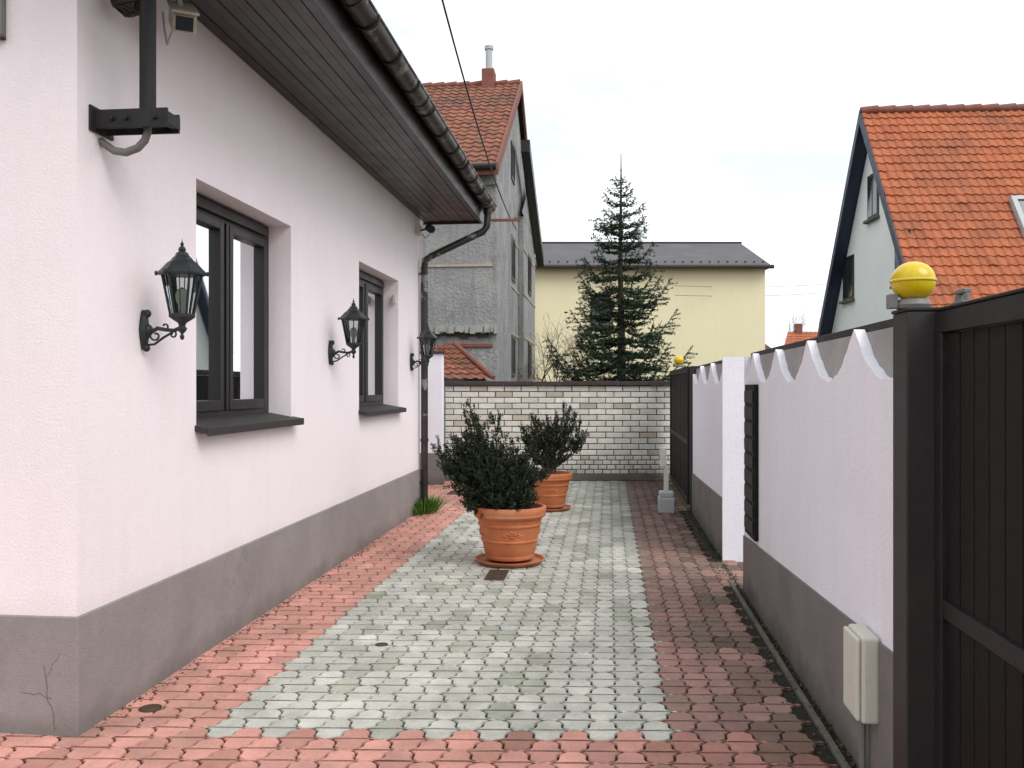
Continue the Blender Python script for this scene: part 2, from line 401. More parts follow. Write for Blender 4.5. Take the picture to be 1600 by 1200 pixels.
# gutter: open half round with straps
def gut(mb,xa,xb,yc,zc,r,th=.006):
    n=14; vs=[]
    for x in (xa,xb):
        for rr in (r,r-th):
            for j in range(n+1):
                q=math.pi+math.pi*j/n; vs.append((x,yc+rr*math.cos(q),zc+rr*math.sin(q)))
    m=n+1; fs=[]
    for j in range(n):
        fs.append((j,j+1,2*m+j+1,2*m+j)); fs.append((m+j,3*m+j,3*m+j+1,m+j+1)); fs.append((j,m+j,m+j+1,j+1)); fs.append((2*m+j,2*m+j+1,3*m+j+1,3*m+j))
    fs+= [(0,2*m,3*m,m),(n,m+n,3*m+n,2*m+n)]
    mb.add(vs,fs)
GY,GZ,GR=-.885,ZS+.20,.082
mb=MB(); seg=1.95; x=x0-.1
while x<x1+.02:
    xe=min(x+seg,x1+.05); gut(mb,x,xe,GY,GZ,GR); gut(mb,x-.02,x+.03,GY,GZ,GR+.007,.006); x=xe
    if xe>=x1+.05: break
mb.tube([(x0,GY-GR,GZ),(x1+.05,GY-GR,GZ)],.011,8); 
for xx in (x1+.048,):
    n=12; mb.add([(xx,GY,GZ)]+[(xx,GY+GR*math.cos(math.pi+math.pi*j/n),GZ+GR*math.sin(math.pi+math.pi*j/n)) for j in range(n+1)],[(0,j+1,j+2) for j in range(n)])
g=mb.obj('gutter',M['gutter'],house,smooth=True)
mb=MB(); gut(mb,0,.028,GY,GZ,GR+.013,.012); mb.box(0,.028,GY+GR-.002,-.79,GZ-.01,GZ+.012)
s0=mb.obj('gutter_strap',M['darkmetal'],g); x=x0+.3; s0.location=(x,0,0); x+=.62
while x<x1:
    s1=s0.copy(); s1.parent=g; s1.location=(x,0,0); COL.objects.link(s1); x+=.62
# downpipe
mb=MB(); sx=LEN-.06
path=[(sx+.1,GY,GZ-GR),(sx+.1,GY,GZ-.16),(sx+.1,GY+.01,GZ-.30),(sx+.09,GY+.06,GZ-.37),(sx+.04,-.16,3.30),(sx,-.085,3.24),(sx,-.075,3.14),(sx,-.075,1.6),(sx,-.075,.02)]
mb.tube(path,.046,12)
for z in (3.05,1.9,.9,.35): mb.tube([(sx,-.075,z),(sx,-.075,z+.035)],.055,12)
mb.tube([(sx+.1,GY,GZ-.14),(sx+.1,GY,GZ-.05)],.058,12)
mb.box(sx+.02-.02,sx+.03,-.05,.0,1.9,1.93); mb.box(sx,sx+.03,-.05,.0,3.05,3.08)
mb.obj('downpipe',M['gutter'],house,smooth=True)
# windows
for w0,w1 in wins:
    y0=.175; y1=.245; mb=MB(); fo=.075; xc=(w0+w1)/2
    a0,a1,b0,b1=w0+.003,w1-.003,WZ0+.003,WZ1-.003
    mb.box(a0,a0+fo,y0,y1,b0,b1); mb.box(a1-fo,a1,y0,y1,b0,b1)
    mb.box(a0+fo,a1-fo,y0,y1,b1-.12,b1); mb.box(a0+fo,a1-fo,y0,y1,b0,b0+.07)
    mb.box(a0+fo,a1-fo,y0-.03,y0,b1-.09,b1-.03)
    mb.box(xc-.05,xc+.05,y0-.006,y1-.002,b0+.07,b1-.12)
    mb.box(xc-.018,xc+.018,y0-.02,y0-.007,b0+.07,b1-.12)
    for s0,s1 in ((a0+fo,xc-.05),(xc+.05,a1-fo)):
        t=.055; yy0,yy1=y0-.015,y1-.01; zb,zt=b0+.07,b1-.12
        mb.box(s0,s0+t,yy0,yy1,zb,zt); mb.box(s1-t,s1,yy0,yy1,zb,zt)
        mb.box(s0+t,s1-t,yy0,yy1,zb,zb+t+.015); mb.box(s0+t,s1-t,yy0,yy1,zt-t,zt)
    wo=mb.obj('window',M['frame'],house,bevel=.004)
    mb=MB(); mb.add([(a0+fo+.02,y0+.028,b0+.09),(a1-fo-.02,y0+.028,b0+.09),(a1-fo-.02,y0+.028,b1-.15),(a0+fo+.02,y0+.028,b1-.15)],[(0,1,2,3)]); mb.obj('pane',M['glass'],wo)
    mb=MB()
    for s0,s1 in ((a0+fo+.055,xc-.105),(xc+.105,a1-fo-.055)):
        m_=(s0+s1)/2; mb.box(m_-.007,m_+.007,y0+.030,y0+.036,b0+.12,b1-.17)
        for zz in (b0+.5,b0+.98): mb.box(s0-.005,s1+.005,y0+.031,y0+.035,zz,zz+.014)
    mb.obj('glazing_bar',M['bars'],wo)
    mb=MB(); n=200; vs=[]
    for i in range(n+1):
        x=w0+(w1-w0)*i/n; yy=.29+.016*math.sin(i*.75)+.01*math.sin(i*1.9+1)
        vs+= [(x,yy,WZ0),(x,yy,WZ1)]
    mb.add(vs,[(2*i,2*i+2,2*i+3,2*i+1) for i in range(n) if not(26<i<62) and not (88<i<98) and not(160<i<168)])
    mb.obj('curtain',M['curtain'],wo,smooth=True)
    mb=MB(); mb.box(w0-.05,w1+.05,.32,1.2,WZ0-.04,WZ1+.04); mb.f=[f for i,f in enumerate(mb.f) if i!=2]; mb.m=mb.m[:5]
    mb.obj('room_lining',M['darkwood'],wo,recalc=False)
    mb=MB(); mb.add([(w0-.02,-.075,WZ0-.05),(w1+.06,-.075,WZ0-.05),(w1+.06,.17,WZ0+.004),(w0-.02,.17,WZ0+.004),
                     (w0-.02,-.075,WZ0-.01),(w1+.06,-.075,WZ0-.01),(w1+.06,.17,WZ0+.035),(w0-.02,.17,WZ0+.035)],
        [(0,3,2,1),(4,5,6,7),(0,1,5,4),(1,2,6,5),(2,3,7,6),(3,0,4,7)])
    mb.box(w0-.02,w1+.06,-.085,-.0755,WZ0-.06,WZ0-.008)
    mb.obj('sill',M['postmetal'],wo,bevel=.005)

# wall lanterns
RN=-TH
def lantern_at(loc):
    return thing('wall_lantern',loc,RN,'dark cast-iron carriage lantern on a scrolled wall bracket','lantern','lanterns along the house wall')
def house_pt(s,o,z): # outward offset o
    u=(math.sin(TH),math.cos(TH)); n=(math.cos(TH),-math.sin(TH))
    return (A[0]+s*u[0]+o*n[0],A[1]+s*u[1]+o*n[1],z)
ls=[(.578,1.90),(3.75,1.905),(7.0,1.915)]
L0=lantern_at(house_pt(ls[0][0],0,ls[0][1]))
mb=MB()
n=16; P=[]
for j in range(n):
    q=2*math.pi*j/n; w=.026*(1+.35*math.cos(2*q)**2); P.append((w*math.cos(q),.105*math.sin(q)))
mb.add([(0.001,a,b) for a,b in P]+[(.018,a,b) for a,b in P]+[(.03,a*.6,b*.8) for a,b in P],
  [(r*n+j,r*n+(j+1)%n,(r+1)*n+(j+1)%n,(r+1)*n+j) for r in (0,1) for j in range(n)]+[tuple(2*n+j for j in range(n))])
mb.ball((.025,0,-.095),.018,.02,.02); mb.ball((.03,0,.085),.02,.018,.022); mb.ball((.035,0,.0),.024,.024,.03)
arm=[(.03,0,-.035),(.05,0,-.012),(.085,0,.008),(.13,0,.0),(.175,0,-.004),(.22,0,.012)]
mb.tube(arm,[.013,.012,.011,.01,.01,.012],8)
def spiral(cx,cz,r0,r1,a0,turn,n=16): return [(cx+(r0+(r1-r0)*i/n)*math.cos(a0+turn*i/n),0,cz+(r0+(r1-r0)*i/n)*math.sin(a0+turn*i/n)) for i in range(n+1)]
mb.tube(spiral(.075,-.03,.034,.008,2.2,6.2),.0055,6); mb.tube(spiral(.125,.018,.026,.006,-2.6,5.6),.005,6)
mb.tube([(.03,0,-.08),(.07,0,-.075),(.12,0,-.04),(.17,0,-.012)],.0065,6)
mb.tube(spiral(.17,-.025,.02,.006,1.2,-5.5),.005,6)
mb.obj('bracket',M['iron'],L0,smooth=True)
mb=MB()
c=(.22,0,0); h=6
def ringp(r,z): return [(c[0]+r*math.cos(math.pi/3*j+.3),c[1]+r*math.sin(math.pi/3*j+.3),z) for j in range(6)]
t_=ringp(.100,.29); b_=ringp(.058,.075)
for j in range(6):
    mb.tube([b_[j],t_[j]],.0065,6); mb.tube([b_[j],b_[(j+1)%6]],.008,6); mb.tube([t_[j],t_[(j+1)%6]],.009,6)
    for f in (.5,):
        pb=(Vector(b_[j])+Vector(b_[(j+1)%6]))/2; pt=(Vector(t_[j])+Vector(t_[(j+1)%6]))/2
        mb.tube([pb,pt],.0028,5)
mb.lathe([(.0,-.055),(.008,-.05),(.012,-.035),(.006,-.022),(.018,-.008),(.026,.005),(.016,.02),(.022,.035),(.045,.05),(.066,.066),(.066,.078),(0,.078)],12,c)
mb.obj('cage',M['iron'],L0,smooth=True)
mb=MB(); mb.lathe([(.0,.282),(.128,.284),(.130,.292),(.105,.315),(.078,.345),(.056,.362),(.050,.372),(.036,.385),(.030,.40),(.016,.408),(.020,.418),(.014,.43),(.006,.436),(.010,.446),(.003,.458),(0,.478)],6,c,ph=.3)
for j in range(6):
    p=ringp(.128,.292)[j]; mb.ball(p,.009,.009,.013,8,6)
mb.obj('lamp_roof',M['iron'],L0)
mb=MB(); mb.lathe([(.055,.08),(.096,.286)],6,c,ph=.3); mb.obj('lamp_glass',M['lampglass'],L0)
mb=MB(); mb.lathe([(0,.078),(.016,.08),(.016,.12),(.03,.15),(.034,.18),(.022,.21),(0,.222)],12,c); mb.obj('bulb',M['cream'],L0,smooth=True)
kids=[o for o in D.objects if o.parent==L0]
for s,z in ls[1:]:
    e=L0.copy(); COL.objects.link(e); e.location=house_pt(s,0,z)
    for k in kids:
        c2=k.copy(); c2.parent=e; COL.objects.link(c2)

# pole bracket at the corner of the house
pb=thing('pole_bracket',house_pt(.19,0,2.87),RN,'dark steel mast foot with cable conduit bracketed to the stucco wall','pole')
mb=MB(); mb.tube([(.24,0,.0),(.24,0,3.2)],.038,16); mb.obj('mast',M['darkmetal'],pb,smooth=True)
mb=MB(); mb.box(-.0,.37,-.065,-.05,-.045,.045); mb.box(-.0,.37,.05,.065,-.045,.045); mb.box(.34,.372,-.064,.064,-.03,.03)
mb.box(0,.012,-.10,.10,-.06,.06)
for x in (.10,.17,.31): mb.tube([(x,-.085,0),(x,.085,0)],.012,8)
mb.obj('bracket',M['darkmetal'],pb,bevel=.003)
mb=MB(); mb.tube([(.24,0,-.0),(.24,0,-.05),(.225,0,-.09),(.19,0,-.125),(.13,0,-.145),(.07,0,-.135),(.02,0,-.10),(0,0,-.085)],.019,10)
mb.obj('conduit',M['conduit'],pb,smooth=True)
mb=MB(); mb.obox((.13,.03,.60),Vector((.06,.0,-.02)),Vector((0,.05,0)),Vector((.012,0,.045))); mb.tube([(.13,.03,.64),(.05,.03,.72),(0,.03,.72)],.012,8)
mb.obj('floodlight_body',M['darkmetal'],pb,bevel=.006)
mb=MB()
for i in range(60):
    p=Vector((.13,0.03,.60)); th=random.uniform(0,6.28); ph=random.uniform(0,6.28); pts=[]
    for k in range(7):
        a=th+k*.5; pts.append(p+Vector((.085*math.cos(a),.07*math.sin(a)*math.cos(ph),.07*math.sin(a)*math.sin(ph)+random.gauss(0,.008))))
    mb.tube(pts,.003,4)
mb.obj('wire_tangle',M['bark'],pb)
# CCTV camera
cam_=thing('security_camera',house_pt(.60,.21,3.53),-.75,'weathered beige security camera housing below the eaves','camera')
mb=MB(); ax=Vector((.72,-.30,-.42)).normalized(); ay=Vector((.3,.75,0)).normalized(); az=ax.cross(ay)
ay=az.cross(ax)
mb.obox((0,0,0),ax*.17,ay*.058,az*.048); mb.obox(az*.055,ax*.19,ay*.07,az*.007)
mb.obj('housing',M['beige'],cam_,bevel=.008)
mb=MB(); mb.obox(ax*.172,ax*.003,ay*.042,az*.034); mb.obj('lens_window',M['darkglass'],cam_)
mb=MB(); mb.tube([(0,0,.03),(-.03,0,.1),(-.05,.02,.2)],.014,8); mb.tube([(-.1,0,-.02),(-.17,.0,-.09),(-.2,0,0),(-.22,0,.1)],.006,6); mb.obj('arm',M['lightgrey'],cam_,smooth=True)
# small camera / junction at far corner under soffit
c2=thing('security_camera',house_pt(7.35,.06,3.60),RN,'small black security camera on a white junction box','camera')
mb=MB(); mb.box(-.06,.0,-.06,.06,-.06,.06); mb.obj('junction_box',M['cream'],c2,bevel=.006)
mb=MB(); mb.tube([(0,0,0),(.05,0,.01)],.012,8); ax=Vector((.35,-.9,-.25)).normalized()
mb.tube([Vector((.09,.06,.04)),Vector((.09,.06,.04))+ax*.2],.05,12); mb.tube([(.05,0,.01),(.09,.0,.03)],.012,8)
mb.tube([(.02,-.02,-.05),(.06,-.03,-.10),(.11,-.03,-.07),(.12,-.02,0)],.005,6)
mb.obj('camera_body',M['darkmetal'],c2,smooth=True)
ab=thing('alarm_box',house_pt(6.36-.06,-.02,2.62),RU,'tiny white sensor box in the window reveal','sensor')
mb=MB(); mb.box(.0,.058,-.0,.04,-.05,.05); mb.obj('cover',M['cream'],ab,bevel=.006)
sg=thing('wall_plate',(-2.357,4.157,3.345),RN,'blank pale grey metal plate fixed on the front wall','sign')
mb=MB(); mb.box(-.42,.0,-.03,-.005,-.12,.3); mb.obj('plate',M['lightgrey'],sg,bevel=.004)
mb=MB(); mb.box(-.435,-.42,-.035,-.002,-.135,.3); mb.box(.0,.012,-.035,-.002,-.135,.3); mb.box(-.435,.012,-.035,-.002,-.135,-.121); mb.obj('edge_trim',M['conduit'],sg)

# ------------------------------------------------------------------ scalloped walls (right)
RR=math.pi/2-math.atan(.11)
def scallop_wall(name,loc,length,ph,per,label,endcap=False,zp=(.55,.45)):
    w=thing(name,loc,RR,label,'wall')
    N=int(length/.02); vs=[];top=1.865
    def zt(s):
        t=((s-ph)/per)%1*2-1
        return top-.235*max(0,(1-abs(t)**2.1))-.012*math.exp(-((1-abs(t))/.05)**2)+.004*math.sin(s*31)+.003*math.sin(s*73)
    t=.045
    for i in range(N+1):
        s=length*i/N; z=zt(s); zb=.3
        vs+= [(s,0,zb),(s,0,z),(s,-t,z),(s,-t,zb)]
    fs=[]
    for i in range(N):
        a=4*i;b=a+4
        fs+= [(a,b,b+1,a+1),(a+1,b+1,b+2,a+2),(a+2,b+2,b+3,a+3)]
    fs+= [(0,1,2,3),(4*N,4*N+3,4*N+2,4*N+1)]
    mb=MB(); mb.add(vs,fs)
    if endcap: mb.box(-.03,0,-.33,.018,-.02,1.88)
    else: mb.box(length,length+.02,-.33,.0,0,1.84)
    mb.obj('scalloped_facing',M['white'],w)
    mb=MB(); mb.box(.003,length,-.32,-t-.001,0,top-.03); mb.obj('core',M['greywall'],w)
    mb=MB(); mb.box(.0,length+.03,-.36,-t-.008,top-.028,top+.006); mb.obj('coping',M['darkmetal'],w,bevel=.004)
    mb=MB(); a,b=zp; e=.012
    mb.add([(0,e,-.03),(length,e,-.03),(length,-.05,-.03),(0,-.05,-.03),(0,e,a),(length,e,b),(length,-.05,b),(0,-.05,a)],
      [(0,3,2,1),(4,5,6,7),(0,1,5,4),(1,2,6,5),(2,3,7,6),(3,0,4,7)]); mb.obj('plinth',M['plinth2'],w)
    return w
def RX(d): return 1.055+.11*d
w1=scallop_wall('boundary_wall',(RX(3.17),3.17,0),(7.05-3.17)/.994,(3.89-3.17)/.994,.925,'white boundary wall with scalloped top above a grey plinth, beside the gate post',zp=(.62,.435))
w2=scallop_wall('boundary_wall',(RX(8.32),8.32,0),3.2,.02,1.1,'shorter white scalloped wall section ending in a plain pier',True,zp=(.56,.50))
npn=thing('letterbox_panel',(RX(6.38),6.38,1.06),RR,'tall dark metal letterbox panel set on the white wall','panel')
mb=MB(); mb.box(0,.46,.0,.03,-.56,.56); mb.obj('frame',M['darkwood'],npn,bevel=.004)
mb=MB()
for i in range(9): mb.box(.03,.43,.031,.04,-.52+i*.118,-.52+i*.118+.09)
mb.obj('slats',M['darkmetal'],npn,bevel=.003)
bp=thing('bell_push',(RX(6.9),6.9,1.19),RR,'small grey bell push on the white wall','bell')
mb=MB(); mb.box(-.03,.03,0,.02,-.05,.05); mb.tube([(0,.02,.0),(0,.028,.0)],.014,10); mb.obj('housing',M['lightgrey'],bp,bevel=.004)
eb=thing('electrical_box',(RX(3.50)+.005,3.50,.285),RR,'cream plastic electrical box on the grey plinth by the gate post','box')
mb=MB(); mb.box(-.02,.20,.012,.08,0,.34); mb.obj('body',M['cream'],eb,bevel=.012)
mb=MB(); mb.box(-.012,.192,.0805,.10,.008,.332); mb.obj('cover',M['cream'],eb,bevel=.012)
mb=MB(); mb.tube([(.1,.045,0),(.1,.045,-.3)],.014,8); mb.obj('cable_duct',M['conduit'],eb,smooth=True)

# gate posts + gates + beacons
def gate_post(x,y,w,h,label):
    g=thing('gate_post',(x,y,0),RR,label,'post')
    mb=MB(); mb.box(-w/2,w/2,-w/2,w/2,-.02,h); mb.obj('shaft',M['postmetal'],g,bevel=.006)
    mb=MB(); mb.box(-w/2-.004,w/2+.004,-w/2-.004,w/2+.004,h,h+.012); mb.obj('cap',M['darkmetal'],g,bevel=.003)
    return g
def beacon(x,y,z,s,label):
    b=thing('warning_beacon',(x,y,z),RR,label,'lamp','yellow beacons on the gate posts')
    mb=MB(); mb.lathe([(0,0),(.055*s,0),(.06*s,.012*s),(.05*s,.03*s),(.04*s,.034*s),(0,.034*s)],20); mb.obj('base',M['conduit'],b,smooth=True)
    mb=MB(); pr=[]
    for i in range(15):
        a=math.pi*(i/14); r=.073*s*math.sin(a)**.92; zz=.026*s+.068*s-.068*s*math.cos(a)
        pr.append((max(r,.001) if 0<i<14 else 0,zz))
    mb.lathe(pr,28); mb.lathe([(.074*s,.090*s),(.077*s,.093*s),(.077*s,.097*s),(.074*s,.100*s)],28)
    mb.obj('lens',M['yellow'],b,smooth=True)
    mb=MB(); mb.box(-.02*s,.02*s,.055*s,.085*s,0,.05*s); mb.obj('hinge_clip',M['conduit'],b,bevel=.003)
    return b
PX,PY=1.418,3.10
gate_post(PX,PY,.15,1.858,'tall grey-brown steel gate post beside the dark gate')
beacon(PX-.03,PY+.0,1.872,1.0,'round yellow beacon lamp on top of the near steel gate post')
def gate(x,y,length,h,rot,label,slat=.11):
    g=thing('gate',(x,y,0),rot,label,'gate')
    mb=MB(); 
    mb.box(0,length,-.03,.03,h-.07,h); mb.box(0,length,-.035,.035,h+.001,h+.012)
    mb.box(0,.06,-.03,.03,.06,h-.07); mb.box(length-.06,length,-.03,.03,.06,h-.07)
    mb.box(.06,length-.06,-.028,.028,.06,.12); mb.box(.06,length-.06,-.028,.028,.84,.9)
    mb.obj('frame',M['darkmetal'],g,bevel=.004)
    mb=MB(); s=.065
    while s<length-.06:
        e=min(s+slat-.006,length-.062); k=random.uniform(-.002,.002); mb.box(s,e,-.012+k,.012+k,.125,h-.075); s+=slat
    mb.obj('boards',M['darkwood'],g,bevel=.004); return g
gate(1.452,3.012,2.6,1.852,RR+math.pi,'dark wooden sliding gate in a black steel frame')
ft=thing('gate_fitting',(1.50,2.98,1.866),RR,'small grey metal bracket fitting on top of the gate','fitting')
mb=MB(); mb.box(-.05,.05,-.02,.02,0,.02); mb.tube([(-.03,0,.02),(-.03,0,.06)],.01,8); mb.tube([(.03,0,.02),(.03,0,.045)],.014,8); mb.box(-.04,.04,-.012,.012,.045,.06)
mb.obj('bracket',M['conduit'],ft,bevel=.003)
gate_post(RX(11.62)+.05,11.62,.14,1.86,'dark steel gate post at the far end of the white wall')
beacon(RX(11.62)-.06,12.2,1.875,.95,'small round yellow beacon lamp on the far gate')
gate(RX(11.75)-.02,11.75,3.45,1.86,RR,'dark boarded sliding gate in front of the brick wall',.13)
mo=thing('gate_motor',(1.97,11.45,0),RR,'light grey gate motor housing with a slim sensor post','motor')
mb=MB(); mb.box(-.12,.14,-.10,.10,0,.2); mb.box(-.10,.12,-.09,.09,.2,.27); mb.obj('housing',M['lightgrey'],mo,bevel=.015)
mb=MB(); mb.box(-.02,.03,-.03,.03,.27,.58); mb.obj('post',M['cream'],mo,bevel=.004)
mb=MB(); mb.box(-.04,.06,-.0,.08,.58,.83); mb.obj('sensor_box',M['cream'],mo,bevel=.01)

# ------------------------------------------------------------------ white brick wall
BW=thing('brick_wall',(-1.15,15.35,0),.002,'low white brick wall with dark joints and a dark coping','wall')
W=3.95; mb=MB(); mb.box(0,W,.012,.3,.0,1.63); mb.obj('core',M['mortar'],BW)
V=[];F=[];Cc=[]
def brk(x0,x1,z0,z1,c):
    y0=-.0+random.uniform(-.003,.003); e=.006; o=len(V)
    V.extend([(x0,.02,z0),(x1,.02,z0),(x1,.02,z1),(x0,.02,z1),(x0,y0+e,z0),(x1,y0+e,z0),(x1,y0+e,z1),(x0,y0+e,z1),(x0+e,y0,z0+e),(x1-e,y0,z0+e),(x1-e,y0,z1-e),(x0+e,y0,z1-e)])
    for r in (0,4):
        F.extend([(o+r+j,o+r+(j+1)%4,o+r+4+(j+1)%4,o+r+4+j) for j in range(4)])
    F.append((o+8,o+9,o+10,o+11)); Cc.extend([c]*12)
def crs(z,h,bw,off):
    x=-off
    while x<W:
        a=max(x,0)+.005+random.uniform(0,.004); b=min(x+bw,W)-.005-random.uniform(0,.004)
        if b-a>.03:
            v=random.gauss(1,.07); c=np.array([.68,.655,.59])*v
            if random.random()<.08: c=np.array([.50,.44,.36])*v
            brk(a,b,z+.006+random.uniform(0,.003),z+h-.006-random.uniform(0,.003),tuple(c))
        x+=bw
z=.11
for k in range(4): crs(z,.08,.15,.075*(k%2)); z+=.08
k=0
while z<1.60: crs(z,.0995,.29,(.145*(k%2)+random.uniform(-.012,.012))); z+=.0995; k+=1
me=D.meshes.new('bricks'); me.from_pydata(V,[],F); at=me.color_attributes.new('col','FLOAT_COLOR','POINT')
at.data.foreach_set('color',np.concatenate([np.array(Cc),np.ones((len(Cc),1))],1).ravel()); me.materials.append(M['brick'])
o=D.objects.new('bricks',me); COL.objects.link(o); o.parent=BW
mb=MB(); mb.box(0,W,-.03,.011,0,.105); mb.obj('footing',M['conc'],BW,bevel=.01)
mb=MB(); x=0
while x<W: mb.box(x+.002,min(x+.5,W)-.002,-.05,.34,1.632,1.70+random.uniform(-.006,.006)); x+=.5
mb.obj('coping',M['coping'],BW,bevel=.006)
ww=thing('white_wall',(-3.2,14.7,0),0,'short white rendered wall with grey plinth meeting the brick wall','wall')
mb=MB(); mb.box(0,2.06,0,.3,.0,2.15); mb.obj('render',M['white'],ww,bevel=.01)
mb=MB(); mb.box(-.01,2.072,-.012,.3,0,.52); mb.obj('plinth',M['plinth2'],ww)
mb=MB(); mb.box(-.02,2.09,-.03,.33,2.151,2.19); mb.obj('coping',M['coping'],ww)

# ------------------------------------------------------------------ tall grey house
GH=thing('grey_house',(-.43,20,0),-R(5.7),'tall house with rough unpainted grey plaster and weathered tile roof','house')
mb=MB(); XW=-9; 
mb.add([(XW,0,0),(0,0,0),(0,11,0),(XW,11,0),(XW,0,6.5),(0,0,6.5),(0,11,6.5),(XW,11,6.5),(0,5.5,10.0),(XW,5.5,10.0)],
  [(0,1,5,4),(1,2,6,8,5),(2,3,7,6),(3,0,4,9,7)])
wl=mb.obj('wall',M['greyplaster'],GH)
mb=MB(); mb.box(-.02,.10,0.02,3.2,0,6.35); mb.box(XW,.10,-.10,-.001,6.1,6.3); mb.obj('pilaster',M['greyplaster'],GH,bevel=.02)
mb=MB(); mb.uv=[]
tileroof(mb,(XW,5.5,10.22),(.15,5.5,10.22),(XW,-.5,6.42),(.15,-.5,6.42),.24,.33)
tileroof(mb,(XW,5.5,10.22),(.15,5.5,10.22),(XW,11.5,6.42),(.15,11.5,6.42),.24,.33,sub=3)
rf=mb.obj('roof',M['tiles_old'],GH,recalc=False)
mb=MB()
for i in range(25): mb.tube([(XW+i*.365,5.5,10.22),(XW+i*.365+.365,5.5,10.245)],[.10,.115],8)
mb.obj('ridge_tiles',M['redtrim'],rf,smooth=True)
mb=MB()
for y0,y1 in ((-.5,5.5),(11.5,5.5)):
    mb.add([(.12,y0,6.22),(.18,y0,6.22),(.18,y1,10.02),(.12,y1,10.02),(.12,y0,6.5),(.18,y0,6.5),(.18,y1,10.30),(.12,y1,10.30)],
      [(0,3,2,1),(4,5,6,7),(0,1,5,4),(1,2,6,5),(2,3,7,6),(3,0,4,7)])
mb.box(XW,.12,-.55,-.47,6.22,6.40)
mb.obj('bargeboard',M['redtrim'],GH)
mb=MB()
mb.add([(XW,-.48,6.30),(.12,-.48,6.30),(.12,0,6.42),(XW,0,6.42)],[(0,1,2,3)])
mb.add([(0,-.3,6.36),(.12,-.3,6.36),(.12,5.5,10.0),(0,5.5,10.0)],[(0,1,2,3)]); mb.add([(0,11.3,6.36),(.12,11.3,6.36),(.12,5.5,10.0),(0,5.5,10.0)],[(0,1,2,3)])
mb.obj('eaves_lining',M['darkwood'],GH,recalc=False)
mb=MB(); mb.box(.001,.16,6.2,10.6,0,6.6); mb.add([(.161,5.6,6.6),(.161,11.3,6.6),(.161,8.3,8.0)],[(0,1,2)]); mb.obj('bay',M['greyplaster'],GH,bevel=.02)
mb=MB()
for ya,za,yb,zb in ((5.2,8.55,11.4,6.15),):
    mb.add([(.163,ya,za-.35),(.42,ya,za-.35),(.42,yb,zb-.35),(.163,yb,zb-.35),(.163,ya,za),(.42,ya,za),(.42,yb,zb),(.163,yb,zb)],
      [(0,3,2,1),(4,5,6,7),(0,1,5,4),(1,2,6,5),(2,3,7,6),(3,0,4,7)])
mb.obj('verge',M['soffit'],GH,bevel=.01)
mb=MB(); mb.tube([(XW,-.62,6.38),(.15,-.62,6.38)],.07,8); mb.obj('gutter',M['darkmetal'],GH,smooth=True)
mb=MB(); mb.box(-.95,-.60,5.2,5.75,9.9,10.6); mb.obj('chimney_stack',M['redtrim'],rf,bevel=.02)
mb=MB(); mb.tube([(-.77,5.45,10.6),(-.77,5.45,11.2)],.10,12); mb.tube([(-.77,5.45,11.2),(-.77,5.45,11.3)],.13,12); mb.obj('flue_pipe',M['lightgrey'],rf,smooth=True)
mb=MB()
mb.box(XW,-.001,-.03,-.001,4.30,4.35)
for zz in (3.02,4.3,5.6): mb.box(.001,.02,3.22,6.19,zz,zz+.06); mb.box(.161,.18,6.2,10.6,zz,zz+.06)
mb.box(.001,.022,3.3,3.38,0,6.4)
mb.obj('plaster_band',M['ochre'],GH)
for (y0,y1,z0,z1) in ((4.0,5.0,4.5,5.7),(7.6,8.7,4.5,5.7),(4.0,5.0,1.9,3.0),(7.6,8.7,1.9,3.0),(4.0,4.9,7.2,8.2)):
    xx=.163 if y0>6 else .003
    mb=MB(); mb.box(xx,xx+.03,y0,y1,z0,z0+.08); mb.box(xx,xx+.03,y0,y1,z1-.08,z1); mb.box(xx,xx+.03,y0,y0+.08,z0+.08,z1-.08); mb.box(xx,xx+.03,y1-.08,y1,z0+.08,z1-.08); mb.box(xx,xx+.03,(y0+y1)/2-.04,(y0+y1)/2+.04,z0+.08,z1-.08)
    wo=mb.obj('window',M['frame'],GH); mb=MB(); mb.box(xx,xx+.012,y0+.081,y1-.081,z0+.081,z1-.081); mb.obj('pane',M['darkglass'],wo)
mb=MB()
for i in range(46):
    x=-1.75+i*.04+random.uniform(-.02,.02); mb.box(x,x+random.uniform(.03,.12),-.14-random.uniform(0,.07),-.002,2.84-random.uniform(0,.06),2.93+random.uniform(0,.05))
mb.box(-9,-1.7,-.12,-.002,2.88,2.95)
mb.obj('broken_ledge',M['greywall'],GH)
mb=MB(); x=-1.7
while x<-.1:
    w=random.uniform(.06,.28); hh=random.uniform(.03,.12)
    mb.box(x,x+w,-.05-random.uniform(0,.01),-.042,2.80-hh,2.79+random.uniform(0,.03)); x+=w
mb.obj('exposed_masonry',M['bark'],GH)
LT=thing('lean_to_shed',(-1.9,17,0),0,'small rendered lean-to with old red tile roof behind the brick wall','shed')
mb=MB(); mb.add([(0,0,0),(1.42,0,0),(1.42,1.3,0),(0,1.3,0),(0,0,1.72),(1.42,0,1.72),(1.0,1.3,2.35),(0,1.3,2.35)],[(0,1,5,4),(1,2,6,5),(3,0,4,7),(2,3,7,6)])
mb.obj('wall',M['greyplaster'],LT)
mb=MB(); mb.uv=[]; tileroof(mb,(0,1.35,2.46),(.72,1.35,2.46),(0,-.12,1.74),(1.55,-.12,1.74),.2,.24)
mb.obj('roof',M['tiles_old'],LT,recalc=False)
mb=MB(); mb.box(.55,1.45,1.4,1.7,0,2.42); mb.obj('parapet',M['greyplaster'],LT)
mb=MB(); mb.box(.5,1.5,1.36,1.74,2.421,2.50); mb.tube([(.72,1.33,2.5),(1.55,-.13,1.78)],.05,8); mb.obj('trim',M['redtrim'],LT,bevel=.01)

